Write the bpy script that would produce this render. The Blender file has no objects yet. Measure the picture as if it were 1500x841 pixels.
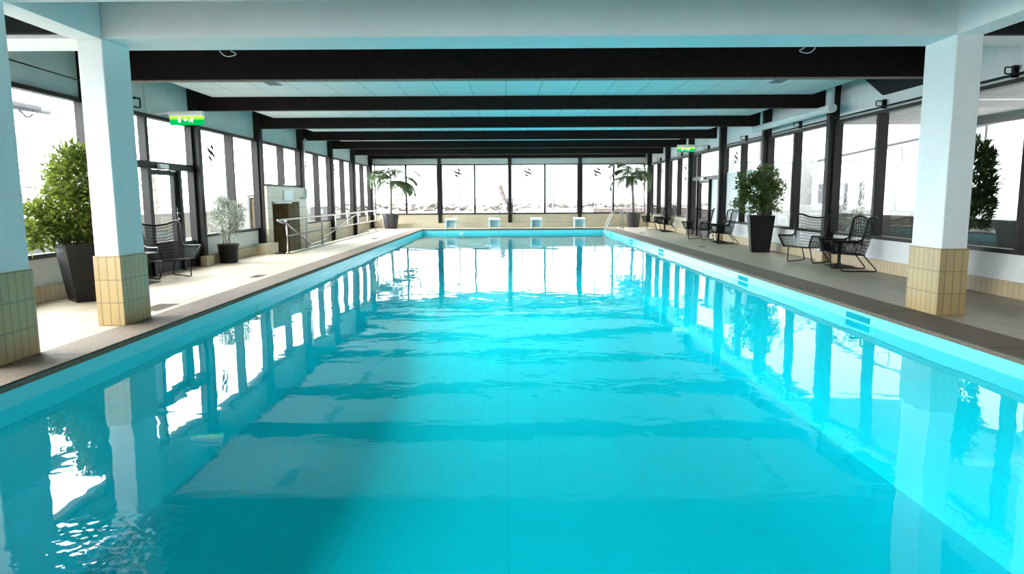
import bpy, bmesh, math, random
from mathutils import Vector, Matrix
C = bpy.context.scene.collection
SC = bpy.context.scene
R = random.Random(7)
PI = math.pi

# ------------------------------------------------------------------ materials
def new_mat(name):
    m = bpy.data.materials.new(name); m.use_nodes = True
    nt = m.node_tree; nt.nodes.clear()
    out = nt.nodes.new('ShaderNodeOutputMaterial')
    return m, nt, out

def N(nt, kind, **kw):
    n = nt.nodes.new(kind)
    for k, v in kw.items():
        if k in n.inputs: n.inputs[k].default_value = v
        else: setattr(n, k, v)
    return n

def plain(name, col, rough=0.5, metal=0.0, var=0.08, scale=6.0, bump=0.0, spec=0.5):
    """A principled surface with a faint noise variation in its colour and, if asked, a fine relief."""
    m, nt, out = new_mat(name); L = nt.links.new
    p = N(nt, 'ShaderNodeBsdfPrincipled', Roughness=rough, Metallic=metal)
    p.inputs['Specular IOR Level'].default_value = spec
    tc = N(nt, 'ShaderNodeTexCoord')
    no = N(nt, 'ShaderNodeTexNoise', Scale=scale, Detail=4.0)
    L(tc.outputs['Object'], no.inputs['Vector'])
    cr = N(nt, 'ShaderNodeValToRGB')
    a, b = cr.color_ramp.elements
    a.position, b.position = 0.3, 0.7
    a.color = (*[max(0, c * (1 - var)) for c in col], 1); b.color = (*[min(1, c * (1 + var)) for c in col], 1)
    L(no.outputs['Fac'], cr.inputs['Fac']); L(cr.outputs['Color'], p.inputs['Base Color'])
    if bump:
        n2 = N(nt, 'ShaderNodeTexNoise', Scale=scale * 12, Detail=3.0)
        L(tc.outputs['Object'], n2.inputs['Vector'])
        bp = N(nt, 'ShaderNodeBump', Strength=bump, Distance=0.01)
        L(n2.outputs['Fac'], bp.inputs['Height']); L(bp.outputs['Normal'], p.inputs['Normal'])
    L(p.outputs['BSDF'], out.inputs['Surface'])
    return m

def tiled(name, col, col2, grout, w, h, rough=0.35, mortar=0.006, offset=0.5, swap=False, spec=0.5, stain=None, nscale=2.2):
    """Rectangular tiles in world metres on whichever plane the face lies in."""
    m, nt, out = new_mat(name); L = nt.links.new
    p = N(nt, 'ShaderNodeBsdfPrincipled', Roughness=rough)
    p.inputs['Specular IOR Level'].default_value = spec
    tc = N(nt, 'ShaderNodeTexCoord'); ge = N(nt, 'ShaderNodeNewGeometry')
    s = N(nt, 'ShaderNodeSeparateXYZ'); L(tc.outputs['Object'], s.inputs[0])
    ns = N(nt, 'ShaderNodeSeparateXYZ'); L(ge.outputs['True Normal'], ns.inputs[0])
    def absgt(sock):
        a = N(nt, 'ShaderNodeMath', operation='ABSOLUTE'); L(sock, a.inputs[0])
        g = N(nt, 'ShaderNodeMath', operation='GREATER_THAN'); L(a.outputs[0], g.inputs[0]); g.inputs[1].default_value = 0.6
        return g.outputs[0]
    gx, gz = absgt(ns.outputs['X']), absgt(ns.outputs['Z'])
    def comb(a, b):
        c = N(nt, 'ShaderNodeCombineXYZ')
        if swap: a, b = b, a
        L(a, c.inputs[0]); L(b, c.inputs[1]); return c.outputs[0]
    xz = comb(s.outputs['X'], s.outputs['Z']); yz = comb(s.outputs['Y'], s.outputs['Z']); xy = comb(s.outputs['X'], s.outputs['Y'])
    m1 = N(nt, 'ShaderNodeMix', data_type='VECTOR'); L(gx, m1.inputs[0]); L(xz, m1.inputs[4]); L(yz, m1.inputs[5])
    m2 = N(nt, 'ShaderNodeMix', data_type='VECTOR'); L(gz, m2.inputs[0]); L(m1.outputs[1], m2.inputs[4]); L(xy, m2.inputs[5])
    br = N(nt, 'ShaderNodeTexBrick', Scale=1.0)
    br.offset = offset
    br.inputs['Color1'].default_value = (*col, 1); br.inputs['Color2'].default_value = (*col2, 1); br.inputs['Mortar'].default_value = (*grout, 1)
    br.inputs['Mortar Size'].default_value = mortar; br.inputs['Brick Width'].default_value = w; br.inputs['Row Height'].default_value = h
    br.inputs['Mortar Smooth'].default_value = 0.2
    L(m2.outputs[1], br.inputs['Vector'])
    no = N(nt, 'ShaderNodeTexNoise', Scale=nscale, Detail=5.0); L(tc.outputs['Object'], no.inputs['Vector'])
    mx = N(nt, 'ShaderNodeMix', data_type='RGBA', blend_type='MULTIPLY'); mx.inputs[0].default_value = 0.25 if stain is None else stain
    L(br.outputs['Color'], mx.inputs[6]); L(no.outputs['Color'], mx.inputs[7])
    bw = N(nt, 'ShaderNodeRGBToBW'); L(no.outputs['Color'], bw.inputs[0])
    mr = N(nt, 'ShaderNodeMapRange'); L(bw.outputs[0], mr.inputs['Value'])
    mr.inputs['From Min'].default_value = 0.3; mr.inputs['From Max'].default_value = 0.7; mr.inputs['To Min'].default_value = 0.6; mr.inputs['To Max'].default_value = 1.15
    L(mr.outputs[0], mx.inputs[7])
    L(mx.outputs[2], p.inputs['Base Color'])
    bp = N(nt, 'ShaderNodeBump', Strength=0.35, Distance=0.004, invert=True)
    L(br.outputs['Fac'], bp.inputs['Height']); L(bp.outputs['Normal'], p.inputs['Normal'])
    L(p.outputs['BSDF'], out.inputs['Surface'])
    return m

def fresnel_of(nt, ior, normal=None):
    """Fresnel weight of a thin sheet, the same from both sides."""
    L = nt.links.new
    ge = N(nt, 'ShaderNodeNewGeometry')
    mi = N(nt, 'ShaderNodeMix', data_type='FLOAT'); L(ge.outputs['Backfacing'], mi.inputs[0])
    mi.inputs[2].default_value = ior; mi.inputs[3].default_value = 1 / ior
    f = N(nt, 'ShaderNodeFresnel'); L(mi.outputs[0], f.inputs['IOR'])
    if normal: L(normal, f.inputs['Normal'])
    return f.outputs[0]

def glass(name, tint=(0.95, 0.98, 0.98), ior=1.35):
    m, nt, out = new_mat(name); L = nt.links.new
    t = N(nt, 'ShaderNodeBsdfTransparent', Color=(*tint, 1)); g = N(nt, 'ShaderNodeBsdfGlossy', Roughness=0.01)
    no = N(nt, 'ShaderNodeTexNoise', Scale=1.3); tc = N(nt, 'ShaderNodeTexCoord'); L(tc.outputs['Object'], no.inputs['Vector'])
    bp = N(nt, 'ShaderNodeBump', Strength=0.02, Distance=0.02); L(no.outputs['Fac'], bp.inputs['Height']); L(bp.outputs['Normal'], g.inputs['Normal'])
    mx = N(nt, 'ShaderNodeMixShader'); L(fresnel_of(nt, ior), mx.inputs[0]); L(t.outputs[0], mx.inputs[1]); L(g.outputs[0], mx.inputs[2])
    L(mx.outputs[0], out.inputs['Surface'])
    return m

def water_mat():
    m, nt, out = new_mat('pool water'); L = nt.links.new
    tc = N(nt, 'ShaderNodeTexCoord')
    mp = N(nt, 'ShaderNodeMapping'); mp.inputs['Scale'].default_value = (0.75, 1.0, 1.0); L(tc.outputs['Object'], mp.inputs['Vector'])
    n1 = N(nt, 'ShaderNodeTexNoise', Scale=0.55, Detail=1.0); n2 = N(nt, 'ShaderNodeTexNoise', Scale=2.6, Detail=2.0, Distortion=0.6)
    L(mp.outputs[0], n1.inputs['Vector']); L(mp.outputs[0], n2.inputs['Vector'])
    # calm and ruffled patches
    n3 = N(nt, 'ShaderNodeTexNoise', Scale=0.28, Detail=1.0); L(mp.outputs[0], n3.inputs['Vector'])
    mr = N(nt, 'ShaderNodeMapRange'); L(n3.outputs['Fac'], mr.inputs['Value'])
    mr.inputs['From Min'].default_value = 0.42; mr.inputs['From Max'].default_value = 0.62; mr.inputs['To Min'].default_value = 0.05; mr.inputs['To Max'].default_value = 0.20
    a = N(nt, 'ShaderNodeMath', operation='MULTIPLY'); L(n2.outputs['Fac'], a.inputs[0]); L(mr.outputs[0], a.inputs[1])
    b = N(nt, 'ShaderNodeMath', operation='MULTIPLY_ADD'); L(n1.outputs['Fac'], b.inputs[0]); b.inputs[1].default_value = 0.6; L(a.outputs[0], b.inputs[2])
    # a small stirred patch where an inlet breaks the surface
    dv = N(nt, 'ShaderNodeVectorMath', operation='DISTANCE'); L(tc.outputs['Object'], dv.inputs[0]); dv.inputs[1].default_value = (-1.72, 2.78, -0.18)
    dr = N(nt, 'ShaderNodeMapRange'); L(dv.outputs['Value'], dr.inputs['Value'])
    dr.inputs['From Min'].default_value = 0.0; dr.inputs['From Max'].default_value = 0.42; dr.inputs['To Min'].default_value = 0.42; dr.inputs['To Max'].default_value = 0.0
    n4 = N(nt, 'ShaderNodeTexNoise', Scale=16.0, Detail=1.0); L(tc.outputs['Object'], n4.inputs['Vector'])
    c = N(nt, 'ShaderNodeMath', operation='MULTIPLY_ADD'); L(n4.outputs['Fac'], c.inputs[0]); L(dr.outputs[0], c.inputs[1]); L(b.outputs[0], c.inputs[2])
    bp = N(nt, 'ShaderNodeBump', Strength=1.0, Distance=0.022); L(c.outputs[0], bp.inputs['Height'])
    t = N(nt, 'ShaderNodeBsdfTransparent', Color=(0.12, 0.96, 1.0, 1))
    g = N(nt, 'ShaderNodeBsdfGlossy', Roughness=0.0); L(bp.outputs['Normal'], g.inputs['Normal'])
    mx = N(nt, 'ShaderNodeMixShader'); L(fresnel_of(nt, 1.33, bp.outputs['Normal']), mx.inputs[0]); L(t.outputs[0], mx.inputs[1]); L(g.outputs[0], mx.inputs[2])
    L(mx.outputs[0], out.inputs['Surface'])
    return m

def emit(name, col, k):
    m, nt, out = new_mat(name)
    e = N(nt, 'ShaderNodeEmission', Color=(*col, 1), Strength=k); nt.links.new(e.outputs[0], out.inputs['Surface']); return m

def leafy(name, c1, c2, rough=0.4):
    m, nt, out = new_mat(name); L = nt.links.new
    ge = N(nt, 'ShaderNodeNewGeometry'); cr = N(nt, 'ShaderNodeValToRGB')
    cr.color_ramp.elements[0].color = (*c1, 1); cr.color_ramp.elements[1].color = (*c2, 1)
    L(ge.outputs['Random Per Island'], cr.inputs['Fac'])
    p = N(nt, 'ShaderNodeBsdfPrincipled', Roughness=rough); L(cr.outputs[0], p.inputs['Base Color'])
    tr = N(nt, 'ShaderNodeBsdfTranslucent'); L(cr.outputs[0], tr.inputs['Color'])
    mx = N(nt, 'ShaderNodeMixShader'); mx.inputs[0].default_value = 0.3; L(p.outputs[0], mx.inputs[1]); L(tr.outputs[0], mx.inputs[2])
    L(mx.outputs[0], out.inputs['Surface']); return m

M = dict(
    white=plain('white paint', (0.80, 0.82, 0.82), 0.6, bump=0.04, var=0.02),
    plaster=plain('white plaster panel', (0.78, 0.78, 0.78), 0.7, bump=0.1, var=0.03),
    concrete=plain('pale concrete', (0.62, 0.64, 0.61), 0.8, var=0.06, scale=3, bump=0.15),
    wood=plain('dark stained timber', (0.011, 0.007, 0.006), 0.65, var=0.3, scale=9, bump=0.05, spec=0.15),
    frame=plain('dark brown steel', (0.013, 0.010, 0.010), 0.5, spec=0.35, var=0.1),
    fasc=plain('black board', (0.016, 0.017, 0.019), 0.7, spec=0.2),
    tile=tiled('beige column tile', (0.52, 0.37, 0.17), (0.47, 0.335, 0.16), (0.24, 0.18, 0.10), 0.24, 0.088, mortar=0.005, offset=0.0, swap=True),
    walltile=tiled('cream wall tile', (0.66, 0.58, 0.42), (0.62, 0.54, 0.40), (0.50, 0.44, 0.33), 0.60, 0.2, mortar=0.006, offset=0.0),
    kerbtile=tiled('tan skirting tile', (0.55, 0.42, 0.26), (0.50, 0.39, 0.25), (0.30, 0.24, 0.16), 0.4, 0.1, mortar=0.006, offset=0.0, swap=True),
    blocktile=tiled('sand block tile', (0.62, 0.55, 0.40), (0.58, 0.51, 0.37), (0.30, 0.26, 0.19), 0.55, 0.27, mortar=0.008, offset=0.0),
    browntile=tiled('brown stair tile', (0.30, 0.21, 0.11), (0.27, 0.19, 0.10), (0.12, 0.09, 0.06), 0.2, 0.1, mortar=0.006, offset=0.0, swap=True),
    deck=tiled('sand deck tile', (0.46, 0.375, 0.265), (0.43, 0.35, 0.25), (0.26, 0.21, 0.15), 0.42, 0.21, rough=0.5, mortar=0.007, offset=0.0, stain=0.35),
    coping=tiled('brown pebble coping', (0.20, 0.145, 0.105), (0.185, 0.135, 0.098), (0.05, 0.04, 0.03), 1.9, 30.0, rough=0.75, mortar=0.012, offset=0.0, swap=True, stain=1.0, nscale=38.0),
    pool=tiled('pale blue pool tile', (0.18, 0.80, 0.87), (0.18, 0.80, 0.87), (0.15, 0.70, 0.77), 1.5, 1.0, rough=0.3, mortar=0.004, offset=0.0, stain=0.05),
    skim=plain('teal skimmer mouth', (0.0, 0.38, 0.45), 0.8, spec=0.1),
    ceil=tiled('white ceiling panel', (0.84, 0.85, 0.85), (0.82, 0.83, 0.83), (0.45, 0.47, 0.47), 0.62, 1.25, rough=0.8, mortar=0.008, offset=0.0, stain=0.05),
    glass=glass('window glass', ior=1.5),
    film=plain('white window film', (0.80, 0.80, 0.79), 0.6, var=0.02),
    black=plain('black woven cord', (0.004, 0.004, 0.0045), 0.7, spec=0.15),
    blackm=plain('black metal', (0.006, 0.006, 0.0065), 0.45, spec=0.25),
    pot=plain('black planter', (0.008, 0.0075, 0.0085), 0.45, var=0.15, spec=0.3),
    potg=plain('charcoal planter', (0.035, 0.032, 0.038), 0.5, var=0.1),
    soil=plain('dark soil', (0.03, 0.02, 0.014), 0.95, scale=40, var=0.5),
    steel=plain('brushed stainless steel', (0.40, 0.38, 0.37), 0.3, metal=0.9, var=0.04),
    grey=plain('light grey metal', (0.52, 0.55, 0.56), 0.45),
    vent=plain('dark grey grille', (0.16, 0.17, 0.17), 0.5),
    plastic=plain('white plastic', (0.82, 0.83, 0.84), 0.35, var=0.02),
    bluegrey=plain('blue grey plastic', (0.52, 0.58, 0.58), 0.4),
    bark=plain('brown bark', (0.16, 0.10, 0.06), 0.9, scale=20, var=0.4, bump=0.3),
    palmbark=plain('grey palm trunk', (0.24, 0.19, 0.17), 0.9, scale=25, var=0.35, bump=0.3),
    ficus=leafy('ficus leaf', (0.045, 0.085, 0.012), (0.27, 0.31, 0.05)),
    shrub=leafy('shrub leaf', (0.035, 0.075, 0.016), (0.17, 0.22, 0.05)),
    olive=leafy('olive leaf', (0.12, 0.14, 0.10), (0.30, 0.33, 0.25)),
    spiky=leafy('dark spiky leaf', (0.015, 0.035, 0.012), (0.06, 0.10, 0.03)),
    palm=leafy('palm leaf', (0.09, 0.14, 0.075), (0.22, 0.28, 0.14)),
    green=None, pict=emit('sign white', (1.0, 1.0, 0.62), 1.4),
    logo=plain('dark logo film', (0.012, 0.012, 0.014), 0.6),
    lamp=plain('lamp lens', (0.85, 0.85, 0.8), 0.3),
    rock=plain('pale breakwater rock', (0.16, 0.135, 0.12), 0.9, scale=2.0, var=0.5),
    terr=plain('pale terrace', (0.36, 0.355, 0.34), 0.9),
    sea=plain('pale sea', (0.22, 0.24, 0.25), 0.3, spec=0.3),
    facade=plain('white facade', (0.20, 0.198, 0.195), 0.8),
    canopy=tiled('canopy board', (0.5, 0.47, 0.45), (0.48, 0.45, 0.43), (0.28, 0.27, 0.26), 0.6, 1.2, rough=0.8, mortar=0.012, offset=0.0),
    drainm=plain('worn drain metal', (0.36, 0.30, 0.22), 0.8, spec=0.1), drains=plain('dark drain slot', (0.12, 0.10, 0.08), 0.9, spec=0.1),
    facwin=plain('facade window', (0.04, 0.042, 0.045), 0.3),
    extwood=plain('grey brown timber', (0.10, 0.075, 0.07), 0.8, var=0.3),
    lowwall=plain('dark grey low wall', (0.035, 0.032, 0.03), 0.8),
    extgrey=plain('pale grey metal outdoors', (0.12, 0.115, 0.13), 0.6),
    twig=plain('bare twig', (0.30, 0.24, 0.2), 0.9),
    yellow=plain('yellow float', (0.75, 0.55, 0.10), 0.5),
)
def sign_green():
    m, nt, out = new_mat('exit sign green'); L = nt.links.new
    tc = N(nt, 'ShaderNodeTexCoord'); s = N(nt, 'ShaderNodeSeparateXYZ'); L(tc.outputs['Generated'], s.inputs[0])
    cr = N(nt, 'ShaderNodeValToRGB'); L(s.outputs['Z'], cr.inputs[0])
    cr.color_ramp.elements[0].color = (0.0, 0.27, 0.055, 1); cr.color_ramp.elements[0].position = 0.55
    cr.color_ramp.elements[1].color = (0.40, 0.75, 0.03, 1)
    e = N(nt, 'ShaderNodeEmission', Strength=1.0); L(cr.outputs[0], e.inputs['Color']); L(e.outputs[0], out.inputs['Surface'])
    return m
M['green'] = sign_green()   # an edge-lit panel, brightest along its lamp

# ------------------------------------------------------------------ mesh builder
class MB:
    def __init__(s): s.bm = bmesh.new()
    def box(s, x0, x1, y0, y1, z0, z1, bev=0.0):
        t = bmesh.new()
        bmesh.ops.create_cube(t, size=1)
        for v in t.verts: v.co = Vector(((x0 + x1) / 2 + v.co.x * (x1 - x0), (y0 + y1) / 2 + v.co.y * (y1 - y0), (z0 + z1) / 2 + v.co.z * (z1 - z0)))
        if bev: bmesh.ops.bevel(t, geom=t.edges[:], offset=bev, segments=2, affect='EDGES', profile=0.5)
        return s.join(t)
    def join(s, t):
        me = bpy.data.meshes.new('tmp'); t.to_mesh(me); t.free(); s.bm.from_mesh(me); bpy.data.meshes.remove(me); return s
    def hexa(s, lo, hi):
        """A solid from four bottom and four top corners."""
        vs = [s.bm.verts.new(p) for p in lo] + [s.bm.verts.new(p) for p in hi]
        for f in ((3, 2, 1, 0), (4, 5, 6, 7), (0, 1, 5, 4), (1, 2, 6, 5), (2, 3, 7, 6), (3, 0, 4, 7)): s.bm.faces.new([vs[i] for i in f])
        return s
    def prism(s, pts, off):
        """A flat outline thickened by the vector off."""
        off = Vector(off); a = [s.bm.verts.new(p) for p in pts]; b = [s.bm.verts.new(Vector(p) + off) for p in pts]
        n = len(pts); s.bm.faces.new(a[::-1]); s.bm.faces.new(b)
        for i in range(n): s.bm.faces.new((a[i], a[(i + 1) % n], b[(i + 1) % n], b[i]))
        return s
    def tube(s, pts, r, seg=8, closed=False):
        pts = [Vector(p) for p in pts]; n = len(pts); rings = []
        rr = r if isinstance(r, (list, tuple)) else [r] * n
        up = None
        for i, p in enumerate(pts):
            if closed: d = pts[(i + 1) % n] - pts[i - 1]
            else: d = pts[min(i + 1, n - 1)] - pts[max(i - 1, 0)]
            if d.length < 1e-9: d = Vector((0, 0, 1))
            d.normalize()
            if up is None:
                up = d.cross(Vector((0, 0, 1)));
                if up.length < 0.05: up = d.cross(Vector((1, 0, 0)))
            up = (up - d * up.dot(d))
            if up.length < 1e-6: up = d.orthogonal()
            up.normalize(); w = d.cross(up)
            rings.append([s.bm.verts.new(p + (up * math.cos(2 * PI * k / seg) + w * math.sin(2 * PI * k / seg)) * rr[i]) for k in range(seg)])
        for i in range(n if closed else n - 1):
            a, b = rings[i], rings[(i + 1) % n]
            for k in range(seg): s.bm.faces.new((a[k], a[(k + 1) % seg], b[(k + 1) % seg], b[k]))
        if not closed:
            s.bm.faces.new(rings[0][::-1]); s.bm.faces.new(rings[-1])
        return s
    def lathe(s, prof, seg=28, c=(0, 0, 0), rot=0.0):
        """Closed profile (r, z) turned about the vertical through c; seg=4 gives a square taper."""
        rings = []
        for r, z in prof:
            rings.append([s.bm.verts.new((c[0] + r * math.cos(rot + 2 * PI * k / seg), c[1] + r * math.sin(rot + 2 * PI * k / seg), c[2] + z)) for k in range(seg)])
        for a, b in zip(rings, rings[1:]):
            for k in range(seg): s.bm.faces.new((a[k], a[(k + 1) % seg], b[(k + 1) % seg], b[k]))
        s.bm.faces.new(rings[0][::-1]); s.bm.faces.new(rings[-1])
        return s
    def build(s, name, mat, parent=None, smooth=False, fix=True):
        if fix: bmesh.ops.recalc_face_normals(s.bm, faces=s.bm.faces[:])
        me = bpy.data.meshes.new(name); s.bm.to_mesh(me); s.bm.free()
        me.materials.append(mat)
        if smooth:
            for p in me.polygons: p.use_smooth = True
        o = bpy.data.objects.new(name, me); C.objects.link(o)
        if parent: o.parent = parent
        return o

def tag(o, label=None, cat=None, group=None, kind=None):
    if label: o['label'] = label
    if cat: o['category'] = cat
    if group: o['group'] = group
    if kind: o['kind'] = kind
    return o
def empty(name, loc=(0, 0, 0), rz=0.0, **kw):
    o = bpy.data.objects.new(name, None); C.objects.link(o); o.empty_display_size = 0.1
    o.location = loc; o.rotation_euler = (0, 0, rz)
    return tag(o, **kw)
def kids(o): return [c for c in bpy.data.objects if c.parent == o]
def copy_tree(o, parent=None):
    c = o.copy(); C.objects.link(c)
    if parent: c.parent = parent
    for ch in kids(o): copy_tree(ch, c)
    return c
def smooth_path(pts, n=6):
    """Catmull-Rom through the points."""
    P = [Vector(p) for p in pts]; P = [P[0] * 2 - P[1]] + P + [P[-1] * 2 - P[-2]]; out = []
    for i in range(1, len(P) - 2):
        p0, p1, p2, p3 = P[i - 1:i + 3]
        for k in range(n):
            t = k / n
            out.append(0.5 * ((2 * p1) + (p2 - p0) * t + (2 * p0 - 5 * p1 + 4 * p2 - p3) * t * t + (3 * p1 - p0 - 3 * p2 + p3) * t ** 3))
    out.append(P[-2]); return out
def round_path(pts, r=0.05, n=4):
    """Straight runs with rounded corners."""
    P = [Vector(p) for p in pts]; out = [P[0]]
    for i in range(1, len(P) - 1):
        a, b, c = P[i - 1], P[i], P[i + 1]
        ra = min(r, (a - b).length * 0.45); rc = min(r, (c - b).length * 0.45)
        s, e = b + (a - b).normalized() * ra, b + (c - b).normalized() * rc
        for k in range(n + 1):
            t = k / n; out.append(s * (1 - t) ** 2 + b * 2 * t * (1 - t) + e * t * t)
    out.append(P[-1]); return out

# ------------------------------------------------------------------ dimensions (metres; deck at z = 0, pool runs along +y)
PX0, PX1, PY0, PY1 = -3.60, 4.15, 1.5, 29.0        # water rectangle
WZ = -0.18
XL, XR = -6.15, 6.50                               # window planes
PL, PR = -5.95, 6.28                               # post faces
POSTS = [10.1, 13.5, 16.92, 20.35, 23.8, 27.25, 30.7]
NEAR = [-3.6, -0.2, 3.2, 6.65]
YF = 30.85
SILL, HEAD, CEIL = 0.58, 2.74, 3.25
ROOF = 3.75
def S(name, mb, mat, label=None, cat=None, parent=None, **kw):
    o = mb.build(name, mat, parent, **kw)
    if parent is None: tag(o, label, cat, kind='structure')
    return o

# ------------------------------------------------------------------ pool
b = MB()
b.box(PX0 - .2, PX0, PY0, PY1, -1.8, -.05).box(PX1, PX1 + .2, PY0, PY1, -1.8, -.05)
b.box(PX0 - .2, PX1 + .2, PY1, PY1 + .2, -1.8, -.05).box(PX0 - .2, PX1 + .2, PY0 - .2, PY0, -1.8, -.05)
b.box(PX0 - .2, PX1 + .2, PY0 - .2, PY1 + .2, -1.95, -1.8)
basin = S('pool_basin', b, M['pool'], 'long rectangular swimming pool basin lined in pale blue tile', 'pool')
for y0, y1 in ((7.67, 8.2), (11.65, 12.13), (18.05, 18.6), (22.5, 23.05), (26.9, 27.45)):
    o = MB().box(PX1 - .012, PX1 + .01, y0, y1, -.165, -.095, .004).build('skimmer_mouth', M['skim'], basin)
for x, y, ax in ((PX0, 9.8, 'x'), (-1.9, PY1, 'y')):
    k = MB()
    k.lathe([(.13, 0), (.13, .012), (.10, .03), (.02, .035)], 24)
    if ax == 'x': mtx = Matrix.Translation((x, y, -.32)) @ Matrix.Rotation(PI / 2, 4, 'Y')
    else: mtx = Matrix.Translation((x, y, -.26)) @ Matrix.Rotation(PI / 2, 4, 'X')
    bmesh.ops.transform(k.bm, matrix=mtx, verts=k.bm.verts)
    k.build('underwater_lamp', M['lamp'], basin, smooth=True)
b = MB(); vs = [b.bm.verts.new((x, y, WZ)) for x, y in ((PX0, PY0), (PX1, PY0), (PX1, PY1), (PX0, PY1))]; b.bm.faces.new(vs)
S('pool_water', b, water_mat(), 'clear turquoise pool water with gentle ripples mirroring the windows', 'water')
CL, CR, CF = -4.03, 4.65, 29.45
b = MB()
b.box(CL, PX0 + .02, PY0 - .45, CF, -.055, .004, .006).box(PX1 - .02, CR, PY0 - .45, CF, -.055, .004, .006)
b.box(PX0 + .02, PX1 - .02, PY1 - .02, CF, -.055, .004, .006).box(PX0 + .02, PX1 - .02, PY0 - .45, PY0 + .02, -.055, .004, .006)
S('pool_coping', b, M['coping'], 'brown pebbled stone coping slabs edging the pool', 'coping')
RX, RY0, RY1 = -5.28, 16.3, 28.6                    # the sunken ramp beside the left wall
b = MB()
b.box(RX, CL, -4, YF, -.2, 0).box(-6.3, RX, -4, RY0, -.2, 0).box(-6.3, RX, RY1, YF, -.2, 0)
b.box(CR, 6.7, -4, YF, -.2, 0).box(CL, CR, CF, YF, -.2, 0).box(CL, CR, -4, PY0 - .45, -.2, 0)
S('floor', b, M['deck'], 'sand coloured tiled pool deck', 'floor')
b = MB(); b.hexa([(-6.2, RY0, -1.5), (RX, RY0, -1.5), (RX, RY1, -.12), (-6.2, RY1, -.12)], [(-6.2, RY0, -1.35), (RX, RY0, -1.35), (RX, RY1, 0.0), (-6.2, RY1, 0.0)])
S('ramp_floor', b, M['deck'], 'sloping tiled ramp going down behind the steel railing', 'ramp')
b = MB(); b.box(RX, RX + .12, RY0, RY1 + .1, -1.4, .035).box(-6.2, RX, RY0 - .1, RY0, -1.4, -.2)
S('ramp_kerb', b, M['walltile'], 'low pale kerb along the foot of the steel railing', 'kerb')

# ------------------------------------------------------------------ walls
ROOFB = CEIL + .1
wl = empty('wall_left', kind='structure', label='left wall of the pool hall with tall windows', cat='wall')
MB().box(-6.35, -6.12, -4, YF + .2, HEAD, ROOF).build('spandrel', M['concrete'], wl)
MB().box(-6.35, -6.12, -4, 10.05, .0, SILL - .03).box(-6.35, -6.12, 13.55, 16.9, 0, SILL - .03).build('parapet_panel', M['plaster'], wl)
MB().box(-6.35, -6.08, 20.3, YF, -1.5, SILL - .03).build('tile_parapet', M['walltile'], wl)
wr = empty('wall_right', kind='structure', label='right wall of the pool hall with tall windows', cat='wall')
MB().box(6.47, 6.7, -4, YF + .2, HEAD, ROOF).build('spandrel', M['plaster'], wr)
MB().box(6.47, 6.7, -4, 20.3, 0, SILL - .03).build('parapet_panel', M['plaster'], wr)
MB().box(6.42, 6.7, 23.85, YF, 0, SILL - .03).build('tile_parapet', M['walltile'], wr)
# dark board on the right wall where the first timber beam lands
b = MB(); b.prism([(6.46, 9.95, 3.0), (6.46, 11.9, 3.0), (6.46, 12.75, 3.5), (6.46, 9.95, 3.5)], (-.05, 0, 0)); b.build('haunch_board', M['fasc'], wr)
wf = empty('wall_far', kind='structure', label='far end wall of the pool hall with wide sea windows', cat='wall')
MB().box(-6.3, 6.7, YF - .03, YF + .2, HEAD + .02, ROOF).build('spandrel', M['concrete'], wf)
MB().box(-6.3, 6.7, YF - .05, YF + .2, -.2, SILL).build('tile_parapet', M['walltile'], wf)
b = MB(); b.box(-6.35, 6.7, -4.2, -4, -.2, ROOF)
S('wall_near', b, M['plaster'], 'plain wall behind the viewer', 'wall')
b = MB(); b.box(-6.12, -5.98, -4, 10.0, 0, .19).box(-6.12, -5.98, 13.45, 16.95, 0, .19)
for y in POSTS[1:2]: b.box(-6.0, PL + .07, y - .12, y + .22, 0, .2)
S('baseboard_left', b, M['kerbtile'], 'tan tiled skirting along the left wall', 'skirting')
b = MB(); b.box(6.40, 6.48, -4, 20.2, 0, .2)
for y in POSTS: b.box(PR - .05, 6.45, y - .08, y + .2, 0, .2)
b.box(6.3, 6.43, 23.95, YF, 0, .2)
S('baseboard_right', b, M['kerbtile'], 'tan tiled skirting along the right wall', 'skirting')
b = MB(); b.box(RX, 6.3, 30.45, YF - .04, 0, .2)
S('baseboard_far', b, M['walltile'], 'low cream tiled ledge along the foot of the far wall', 'ledge')

# roof and ceiling
S('roof', MB().box(-6.6, 6.95, -4.2, YF + .4, ROOF, ROOF + .2), M['fasc'], 'flat roof above the suspended ceiling', 'roof')
S('ceiling', MB().box(-5.62, 5.92, 10.12, YF - .05, CEIL, CEIL + .03), M['ceil'], 'white panelled suspended ceiling between the dark beams', 'ceiling')
S('ceiling_near', MB().box(-6.12, 6.47, -4, 10.1, 3.45, 3.5), M['fasc'], 'dark ceiling over the concrete frames', 'ceiling')

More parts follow.
